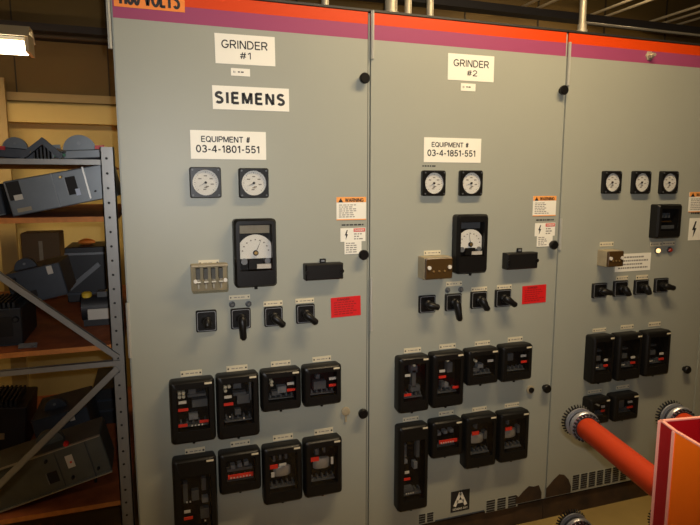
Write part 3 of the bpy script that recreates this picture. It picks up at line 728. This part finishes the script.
# ---------------------------------------------------------------- shelving rack on the left
RY = .30
xr0 = at(103.5, 200, RY)[0]; xr1 = xr0+.047
xr0 -= .003
rack = empty('shelving_rack', (-.55, 1.0, 0), 'grey punched steel shelving rack with orange boards, left of the cabinets', 'rack')
off = Vector((.55, -1.0, 0))
def rp(b, name, m, parent=rack, **k):
    bmesh.ops.translate(b.bm, verts=b.bm.verts, vec=off); return b.build(name, m, parent, **k)
ztop = at(108, 147, RY)[1]
XL = -1.08; RB = 1.75
ROT = 0.012/1.0
for (x, y) in ((xr0, RY), (XL, RY), (xr0, RB), (XL, RB)):
    b = MB().box(x, x+.05, y, y+.004, 0, ztop, M['rackpaint'])
    b.box(x, x+.004, y, y+.05, 0, ztop, M['rackpaint']) ; b.box(x+.046, x+.05, y, y+.05, 0, ztop, M['rackpaint'])
    z = .06
    while z < ztop-.03:
        b.cyl((x+.022, y-.0006, z), (x+.022, y+.001, z), .005, n=8, m=M['hole']); z += .057
    o = rp(b, 'upright', None)
def strut(p, q, w=.026, y=RY-.004):
    (x0, z0), (x1, z1) = p, q; d_ = Vector((x1-x0, 0, z1-z0)).normalized(); n = Vector((-d_.z, 0, d_.x))*w/2
    A, B = Vector((x0, y, z0)), Vector((x1, y, z1))
    L_ = [[A-n, A+n, B+n, B-n], [v+Vector((0, .003, 0)) for v in (A-n, A+n, B+n, B-n)]]
    b = MB(); b.loft(L_); k = Vector((0, .02, 0)); n2 = n*.86
    b.loft([[A+n2, A+n, B+n, B+n2], [v+k for v in (A+n2, A+n, B+n, B+n2)]])
    return b
zb = at(60, 161.5, RY)[1]
def line_ext(p0, p1, X):
    t = (X-p0[0])/(p1[0]-p0[0]); return (X, p0[1]+t*(p1[1]-p0[1]))
bm_ = MB().box(XL, xr0, RY, RY+.03, zb-.011, zb+.009); rp(bm_, 'top_beam', M['rackpaint'])
A = at(0, 374, RY); B = at(118, 362.5, RY); zz = (A[1]+B[1])/2
rp(strut((XL, zz), (xr0+.03, zz), .022), 'horizontal_brace', M['rackpaint'])
A = at(0, 276, RY); B = at(118, 357, RY); rp(strut(line_ext(A, B, -1.0), B, .024, RY-.008), 'diagonal_brace', M['rackpaint'])
A = at(118, 368, RY); B = at(0, 484, RY); rp(strut(A, line_ext(A, B, -.9), .026, RY-.008), 'diagonal_brace', M['rackpaint'])
shelf = [at(50, 217.5, RY)[1], at(60, 349, RY)[1], at(60, 511, RY)[1]]
for zs in [zb+.009]+shelf:
    t = .020 if zs != zb+.009 else .008
    b = MB().box(XL+.01, xr0-.001 if zs == zb+.009 else xr0+.045, RY+.006 if zs != zb+.009 else RY+.031, RB, zs-t, zs, M['board'])
    if zs != zb+.009: b.box(XL+.01, xr0+.045, RY+.0045, RY+.006, zs-t, zs, M['boardedge'])
    rp(b, 'shelf_board', None)
S1, S2, S3, S4 = zb+.009, shelf[0], shelf[1], shelf[2]

# ---------------------------------------------------------------- spare breaker units on the rack
def unit(name, lab, px, py, Y, w, h, dp, rot, body, cat='breaker', feats=(), rz=0, group=None, rest=None):
    """box-like unit whose front face centre is seen at (px,py); rot tilts it about the view axis"""
    x, z = at(px, py, Y)
    if rest is not None:
        z2 = rest+.002+h/2*math.cos(R(rot))+w/2*abs(math.sin(R(rot))); print('unit', lab[:40], 'moved', round(z2-z, 3)); z = z2
    root = empty(name, (x, Y, z), lab, cat, group, (0, R(-rot), R(rz)))
    b = MB(); b.loft([rr(w, h, min(w, h)*.04, dp), rr(w, h, min(w, h)*.04, .004), rr(w-.008, h-.008, min(w, h)*.04, 0)]); b.build('housing', body, root)
    for f in feats:
        t = f[0]; fx, fz = (f[1]-.5)*w, (.5-f[2])*h
        if t == 'dome':
            r_ = f[3]; k = 16
            pts = [(fx+r_*math.cos(math.pi*i/k), h/2+f[2]*0+r_*math.sin(math.pi*i/k)) for i in range(k+1)]
            q = MB().prism(pts, f[4], f[4]+.03); q.build('arc_chute_cover', f[5] if len(f) > 5 else body, root)
            MB().cyl((fx, f[4]-.004, h/2+r_*.45), (fx, f[4], h/2+r_*.45), r_*.12, n=12).build('pivot_pin', M['lgrey'], root)
        elif t == 'box':
            MB().box(fx-f[3]/2, fx+f[3]/2, -f[5], .002, fz-f[4]/2, fz+f[4]/2).build(f[7], f[6], root)
        elif t == 'cut':
            q = MB(); q.box(fx-f[3]/2, fx+f[3]/2, -.0015, .001, fz-f[4]/2, fz+f[4]/2); q.build('cutout', M['hole'], root)
            MB().box(fx-f[3]/2-.004, fx-f[3]/2, -.006, .001, fz-f[4]/2, fz+f[4]/2).build('cutout_edge', M['lgrey'], root)
        elif t == 'rim':
            MB().box(-w/2, w/2, -.012, .003, h/2-.004, h/2).build('top_flange', f[3], root)
            MB().box(-w/2, w/2, -.012, .003, -h/2, -h/2+.004).build('bottom_flange', f[3], root)
        elif t == 'knob':
            MB().lathe((fx, 0, fz), (0, -1, 0), ((0, f[3]), (.012, f[3]), (.018, f[3]*.7)), n=18).build('knob', f[4], root, smooth=True)
        elif t == 'fins':
            q = MB()
            for k in range(6): q.box(fx-f[3]/2+k*f[3]/6, fx-f[3]/2+k*f[3]/6+f[3]/12, 0.01, dp*.8, h/2-.001, h/2+f[4])
            q.build('arc_chute_fins', M['unitdark'], root)
    return root
G = 'spare breaker units on the rack'
# big tilted unit on the second level
unit('breaker_unit', 'large light grey breaker unit tilted up to the right on the second level', 62, 189.6, RY+.06, .385, .135, .45, 11.3, M['unitgrey'], rz=0, rest=S2, group=G, feats=[
    ('box', .44, .5, .004, .133, .006, M['lgrey'], 'panel_rib'), ('box', .74, .45, .006, .125, .008, M['silver'], 'panel_rib'),
    ('cut', .60, .45, .036, .07), ('box', .64, .66, .016, .026, .004, M['bluewhite'], 'blue_tag'),
    ('cut', .08, .30, .045, .070), ('box', .10, .50, .03, .02, .004, M['white'], 'paper_scrap'),
    ('box', .96, .2, .022, .04, .003, M['tan'], 'tan_sticker'), ('knob', .93, .66, .007, M['white']),
    ('knob', .52, .16, .006, M['brass']), ('knob', .80, .73, .004, M['black']), ('box', .12, .86, .05, .015, .002, M['tan'], 'rating_label')])
unit('breaker_unit', 'grey breaker unit partly cut off by the left picture edge, second level', -5, 196, RY+.10, .05, .12, .35, 8, M['unitblue'], rest=S2, group=G, feats=[('rim', 0, 0, M['unitgrey'])])
# top level
unit('breaker_unit', 'grey breaker unit with round dome cover on the top level beside the upright', 79, 157.5, RY+.12, .20, .035, .4, 3, M['unitgrey'], rest=S1, group=G, feats=[
    ('dome', .50, 0, .062, .05), ('box', .90, -.2, .035, .014, .01, M['redlabel'], 'red_lever'), ('box', .1, -.2, .03, .03, -.02, M['unitgrey'], 'side_lug'), ('box', .16, .55, .04, .01, .008, mat('green_tag', (.02, .18, .07), .5), 'green_tag')])
unit('breaker_unit', 'dark grey breaker unit with low dome at the left end of the top level', 10, 158, RY+.16, .17, .04, .35, -4, M['unitblue'], rest=S1, group=G, feats=[
    ('dome', .55, 0, .045, .05, M['unitgrey']), ('box', .3, .1, .04, .014, .012, M['redlabel'], 'red_lever')])
r = empty('mechanism_frame', (at(43, 158, RY+.1)[0], RY+.1, S1+.002), 'black bent frame with dark fins between the two domed units, top level', 'mechanism', None)
b = MB(); b.prism([(-.075, 0), (-.085, .015), (-.01, .075), (.0, .085), (.012, .075), (.07, .02), (.06, 0), (.045, .012), (.0, .058), (-.055, .01)], 0, .03); b.build('frame', M['unitblue'], r)
b = MB()
for k in range(8): b.box(-.04+k*.013, -.034+k*.013, .035, .16, 0, .055+.018*math.sin(k*.8))
b.build('fins', M['unitdark'], r)
MB().box(.03, .065, .02, .12, 0, .06, T=Matrix.Rotation(R(20), 4, 'Y')).build('side_plate', M['cardboard'], r)
# third level
unit('breaker_unit', 'dark blue grey breaker unit leaning on the third level, left', 36, 273, RY+.35, .22, .145, .30, 12, M['unitblue'], rest=S3+.11, group=G, rz=0, feats=[
    ('box', .80, .15, .022, .04, .004, M['white'], 'rating_label'), ('cut', .35, .75, .05, .03), ('dome', .32, 0, .045, .08), ('rim', 0, 0, M['unitblue']), ('knob', .15, .2, .008, M['unitdark'])])
unit('breaker_unit', 'black breaker unit at the left picture edge on the third level', 4, 330, RY+.12, .13, .15, .30, 0, M['unitdark'], rest=S3, group=G, feats=[
    ('rim', 0, 0, M['unitblue']), ('cut', .55, .5, .05, .08), ('fins', .5, 0, .1, .02), ('knob', .85, .3, .012, M['unitdark'])])
r = empty('small_motor', (at(98, 320, RY+.35)[0], RY+.35, S3+.002), 'small black motor with yellow cap and white label on the third level', 'motor')
b = MB(); b.cyl((-.068, .06, .075), (.07, .06, .075), .058, n=24); b.build('motor_body', M['unitdark'], r, smooth=True)
MB().box(-.06, .06, .0, .12, 0, .03).build('foot', M['unitdark'], r)
MB().box(-.040, .052, -.006, .004, .03, .078).build('rating_label', M['white'], r)
MB().lathe((-.045, .05, .125), (0, 0, 1), ((0, .022), (.02, .022), (.026, .012)), n=16).build('yellow_cap', M['yellow'], r, smooth=True)
MB().box(.0, .06, .03, .09, .125, .15).build('terminal_box', M['grey'], r)
b = MB().box(-.033, .033, -.012, .012, .0, .003); b.cyl((.02, -.004, .003), (.02, -.004, .012), .008, n=12)
p = at(28, 346.5, RY+.06)
o = b.build('metal_tag', M['lgrey'], loc=(p[0], RY+.06, S3), rot=(R(35), 0, 0)); o.location.z = S3+.008; tag(o, 'small pale metal tag lying near the edge of the third level', 'tag')
unit('card_box', 'orange carton behind the diagonal brace on the third level', 8, 297, RY+.75, .15, .07, .2, 0, M['orangebox'], 'box', rest=S3, feats=[('box', .5, .5, .15, .008, .001, M['yellow'], 'tape')])
unit('card_box', 'brown cardboard box standing at the back of the third level', 42, 264, RY+1.25, .20, .36, .18, 0, M['cardboard'], 'box', rest=S3, feats=[('box', .5, .3, .02, .12, .001, M['tan'], 'tape')])
r = unit('storage_crate', 'dark crate with a slanted grey bar at the back of the third level', 86, 268, RY+.95, .20, .30, .3, 0, M['unitdark'], 'crate', rest=S3, feats=[('box', .5, .12, .2, .012, .01, M['lgrey'], 'rim_bar'), ('box', .5, .84, .2, .012, .01, M['unitblue'], 'lower_bar')])
MB().box(-.11, .09, -.03, -.015, -.012, .012, T=Matrix.Rotation(R(-40), 4, 'Y')).build('slanted_bar', M['lgrey'], r)
o = MB(); 
o.lathe((0, 0, 0), (0, 0, 1), ((0, .02), (.012, .045), (.025, .040), (.035, .012)), n=16)
p = at(88, 224, RY+.8); o = o.build('rag', M['orange'], loc=(p[0], RY+.85, 0), smooth=True); o.location.z = at(88, 228, RY+.85)[1]; 
o.location.z = (r.location.z+.15); o.location.x = r.location.x; o.location.y = r.location.y+.12; tag(o, 'crumpled orange rag on top of the dark crate, third level', 'rag')
# fourth level
unit('breaker_unit', 'big light grey breaker unit tilted on the bottom level, with red knob', 48, 475, RY+.06, .46, .175, .20, 13.5, M['unitdim'], rest=S4, group=G, feats=[
    ('rim', 0, 0, M['silver']), ('box', .70, .40, .028, .055, .004, M['white'], 'rating_label'), ('box', .705, .42, .008, .008, .006, M['red'], 'red_mark'),
    ('cut', .53, .64, .038, .048), ('box', .60, .5, .003, .16, .003, M['unitblue'], 'panel_rib'), ('box', .86, .5, .004, .17, .004, M['unitblue'], 'panel_rib'),
    ('dome', .55, 0, .055, .08), ('knob', .72, -.06, .011, M['redlabel']), ('knob', .90, .80, .006, M['hole']), ('knob', .68, .8, .006, M['hole']), ('knob', .52, .2, .006, M['hole'])])
r = empty('lifting_hook', (at(93, 438, RY+.2)[0], RY+.2, 0), 'brass hook sticking up behind the big tilted unit, bottom level', 'hook')
zh = at(93, 438, RY+.2)[1]; r.location.z = S4
b = MB().cyl((0, 0, 0), (0, 0, zh-S4), .006, n=10); b.build('stem', M['unitdark'], r)
b = MB(); prev = None
for k in range(9):
    a_ = R(-90+250*k/8); q = Vector((.016*math.cos(a_), 0, zh-S4+.016+.016*math.sin(a_)))
    if prev is not None: b.cyl(prev, q, .0045, n=8)
    prev = q
b.build('hook', M['brass'], r)
unit('breaker_unit', 'dark blue grey unit standing at the back of the bottom level under the brace', 62, 402, RY+.52, .25, .20, .3, 10, M['unitblue'], rest=S4, group=G, feats=[
    ('box', .70, .16, .024, .045, .004, M['white'], 'rating_label'), ('cut', .25, .65, .05, .05), ('dome', .4, 0, .05, .08), ('rim', 0, 0, M['unitblue'])])
unit('breaker_unit', 'black unit at the left picture edge behind the big tilted one, bottom level', 2, 415, RY+.60, .19, .24, .3, -6, M['unitdark'], rest=S4, group=G, feats=[
    ('fins', .5, 0, .12, .03), ('rim', 0, 0, M['unitblue']), ('box', .45, .6, .03, .03, .004, M['tan'], 'rating_label')])
unit('storage_crate', 'low dark crate at the right end of the bottom level beside the upright', 106, 428, RY+.85, .12, .20, .4, 0, M['unitdark'], 'crate', rest=S4, feats=[('box', .5, .3, .17, .01, .01, M['unitblue'], 'rim_bar'), ('box', .5, .6, .17, .01, .01, M['unitblue'], 'lower_bar')])

# ---------------------------------------------------------------- hanging fluorescent fixture
FY = 1.25
x0, z0 = at(33, 55, FY); 
r = empty('fluorescent_fixture', (x0-.62, FY+.3, z0), 'lit fluorescent fixture hanging at the upper left, tube underneath', 'ceiling light')
zt = at(20, 28, FY)[1]-z0
b = MB(); hw = .62
prof = [(-.10, zt*.55), (-.045, zt), (.045, zt), (.10, zt*.55), (.09, zt*.55), (.04, zt-.01), (-.04, zt-.01), (-.09, zt*.55)]
b.loft([[Vector((s, y-.3, z)) for y, z in prof] for s in (-hw, hw)]); b.build('reflector', M['lampbody'], r)
MB().box(-hw+.02, hw-.02, -.035-.3, .035-.3, zt-.05, zt-.012).build('ballast_box', M['beam'], r)
for s in (-.045, .045): MB().cyl((-hw+.03, -.3+s, .030), (hw-.03, -.3+s, .030), .026, n=16).build('tube', M['tube'], r, smooth=True)
for s in (-hw+.012, hw-.012): MB().box(s-.008, s+.008, -.38, -.22, .0, .09).build('end_cap', M['lampbody'], r)
for s in (-.4, .4): MB().cyl((s, -.3, zt), (s, -.3, ZT-z0), .003, n=6).build('hanger', M['beam'], r)

# ---------------------------------------------------------------- withdrawn breaker in front of the third cabinet
dirv = Vector((math.sin(R(12)), math.cos(R(12)), 0)); perp = Vector((dirv.y, -dirv.x, 0))
def tip_at(px, py, Y):
    x, z = at(px, py, Y); return Vector((x, Y, z))
tip = tip_at(579, 422, -.62)
brk = empty('withdrawn_breaker', (tip.x-dirv.x*.6, tip.y-dirv.y*.6, 0), 'withdrawn circuit breaker with orange tubes, finger contacts and open orange barrier box', 'circuit breaker')
def bp(b, name, m, parent=brk, **k):
    bmesh.ops.translate(b.bm, verts=b.bm.verts, vec=-Vector(brk.location)); return b.build(name, m, parent, **k)
def arm(tp, Lb):
    o_ = bp(MB().lathe(tp-dirv*.045, -dirv, ((0, .034), (.01, .037), (Lb, .037)), n=32), 'insulating_tube', M['orangered'], smooth=True)
    q = MB().lathe(tp, -dirv, ((0, .030), (0, .042), (.046, .042), (.050, .036)), n=40, m=M['unitdark'])
    q.lathe(tp, -dirv, ((0, .041), (0, .048), (.003, .051), (.009, .051), (.011, .041)), n=40, m=M['contact'])
    q.lathe(tp, -dirv, ((.030, .041), (.032, .051), (.036, .053), (.042, .052), (.046, .049), (.046, .041), (.048, .040)), n=40, m=M['contact'])
    a = bp(q, 'finger_contact', None, o_, smooth=True)
    q = MB(); n = 30
    u = Vector((0, 0, 1)); w = dirv.cross(u)
    for k in range(n):
        t = 2*math.pi*k/n; e = u*math.cos(t)+w*math.sin(t)
        q.cyl(tp+e*.044+dirv*.004, tp+e*.055+dirv*.016, .0036, .0026, n=6)
        q.cyl(tp+e*.030+dirv*.020, tp+e*.050+dirv*.010, .0040, .0030, n=6)
    bp(q, 'spring_fingers', M['blacks'], a)
    q = MB()
    for k in range(22):
        t = 2*math.pi*k/22; e = u*math.cos(t)+w*math.sin(t)
        q.cyl(tp+e*.0455-dirv*.048, tp+e*.0455-dirv*.0545, .0038, n=8)
    bp(q, 'clamp_bolts', M['ink'], a)
    return o_
arm(tip, .95)
tip2 = tip+perp*.348
arm(tip2, .95)
low = tip-Vector((0, 0, .385)); arm(low, .95)
low2 = low+perp*.348; arm(low2, .95)
# barrier box
zB = H-.415
A = at_z(660, 421, zB); B = at_z(674, 431.5, zB); Cc = at_z(700, 447, zB); Dd = at_z(700, 417.5, zB)
ff = (Cc-B).normalized(); bb = (Dd-A).normalized()
C2 = B+ff*.42; D2 = A+bb*.34
C3_ = C2+bb*.34
def wall(p, q, name, m, inn, th=.004, zlow=.25):
    """upright sheet from p to q, its thickness towards inn, with a pale cut edge on top"""
    d_ = (q-p).normalized(); n = Vector((-d_.y, d_.x, 0)); 
    if n.dot(inn-p) < 0: n = -n
    z0v = Vector((0, 0, zlow-zB)); t = n*th
    b = MB(); b.loft([[p+z0v, q+z0v, q+z0v+t, p+z0v+t], [p, q, q+t, p+t]])
    o_ = bp(b, name, m)
    b = MB(); up = Vector((0, 0, .0025)); e = n*(th+.0008); e0 = -n*.0008
    b.loft([[p+e0, q+e0, q+e, p+e], [p+e0+up, q+e0+up, q+e+up, p+e+up]])
    bp(b, 'cut_edge', M['cutedge'], o_)
    return o_
ctr = (A+B+C2+D2)/4
wall(B, C2, 'side_barrier', M['barrier'], ctr)
oA = wall(A, B, 'end_barrier', M['barrierred'], ctr)
wall(A, D2, 'back_barrier', M['barrierred'], ctr)
wall(D2, C3_, 'far_barrier', M['barrierred'], ctr)
wall(C2, C3_, 'front_barrier', M['barrier'], ctr)
for p in (A, B):
    b = MB(); q = .0024; dn = Vector((0, 0, .25-zB))
    b.loft([[p+dn+Vector((-q, -q, 0)), p+dn+Vector((q, -q, 0)), p+dn+Vector((q, q, 0)), p+dn+Vector((-q, q, 0))], [p+Vector((-q, -q, 0)), p+Vector((q, -q, 0)), p+Vector((q, q, 0)), p+Vector((-q, q, 0))]])
    bp(b, 'vertical_edge', M['cutedge'], oA)
# truck frame carrying it (mostly outside the picture)
fr = MB(); m0 = B+ff*.05+bb*.03
for c in (m0, m0+ff*.32, m0+bb*.26, m0+ff*.32+bb*.26): fr.cyl((c.x, c.y, .05), (c.x, c.y, .9), .018, n=10); fr.cyl((c.x, c.y, 0), (c.x, c.y, .05), .03, n=12)
bp(fr, 'truck_frame', M['unitdark'])

# ---------------------------------------------------------------- light
def area(name, loc, rot, size, sy, power, col):
    l = bpy.data.lights.new(name, 'AREA'); l.shape = 'RECTANGLE'; l.size = size; l.size_y = sy; l.energy = power; l.color = col
    o = bpy.data.objects.new(name, l); C.objects.link(o); o.location = loc; o.rotation_euler = rot; return o
def lamp_fixture(x, y, lab, power):
    z = 2.98
    r = empty('fluorescent_fixture', (x, y, z), lab, 'ceiling light', 'fluorescent fixtures over the aisle')
    MB().box(-.62, .62, -.09, .09, .02, .08).build('reflector', M['lampbody'], r)
    for s in (-.04, .04): MB().cyl((-.58, s, 0), (.58, s, 0), .018, n=12).build('tube', M['tube'], r, smooth=True)
    for s in (-.4, .4): MB().cyl((s, 0, .08), (s, 0, ZT-z), .003, n=6).build('hanger', M['beam'], r)
    area('aisle_lamp', (x, y, z-.03), (R(0), 0, 0), 1.2, .16, power, (1, .74, .42))
lamp_fixture(1.55, -.95, 'lit twin tube fixture over the aisle in front of the middle cabinet', 40)
lamp_fixture(-.6, -2.9, 'lit twin tube fixture over the aisle behind the viewer', 5)
r = empty('fluorescent_fixture', (3.2, 1.35, 3.22), 'added unseen fixture above and behind the third cabinet, brightens the back wall', 'ceiling light', 'fluorescent fixtures over the aisle')  # added out of view to brighten the back wall and conduits
MB().box(-.62, .62, -.09, .09, .02, .08).build('reflector', M['lampbody'], r)
for s in (-.04, .04): MB().cyl((-.58, s, 0), (.58, s, 0), .018, n=12).build('tube', M['tube'], r, smooth=True)
for s in (-.4, .4): MB().cyl((s, 0, .08), (s, 0, ZT-3.22), .003, n=6).build('hanger', M['beam'], r)
area('back_fill_light', (3.2, 1.35, 3.19), (0, 0, 0), 1.2, .16, 32, (1, .74, .42))
area('rack_lamp', (x0-.62, FY, z0-.01), (0, 0, 0), 1.1, .12, 12, (1, .74, .42))
# camera flash
fl = bpy.data.lights.new('flash', 'SPOT'); fl.spot_size = R(94); fl.spot_blend = 1.0; fl.shadow_soft_size = .012; fl.energy = 115; fl.color = (.96, .96, .97)
fo = bpy.data.objects.new('flash', fl); C.objects.link(fo)
w = bpy.data.worlds.new('w'); bpy.context.scene.world = w; w.use_nodes = True
w.node_tree.nodes['Background'].inputs[0].default_value = (.9, .75, .5, 1); w.node_tree.nodes['Background'].inputs[1].default_value = .02

cam = bpy.data.cameras.new('camera'); cam.sensor_width = 36; cam.lens = F/700*36; cam.clip_start = .02
co = bpy.data.objects.new('camera', cam); C.objects.link(co)
co.location = (CX, -D, H); co.rotation_euler = (R(90)-PITCH, 0, -YAW)
bpy.context.scene.camera = co
fo.location = (CX+.035, -D+.02, H+.045); fo.rotation_euler = (R(90)-PITCH+R(11), 0, -YAW-R(4))
sc = bpy.context.scene
sc.view_settings.view_transform = 'Standard'; sc.view_settings.look = 'None'; sc.view_settings.exposure = 0.06; sc.view_settings.gamma = 1
sc.view_settings.use_curve_mapping = False
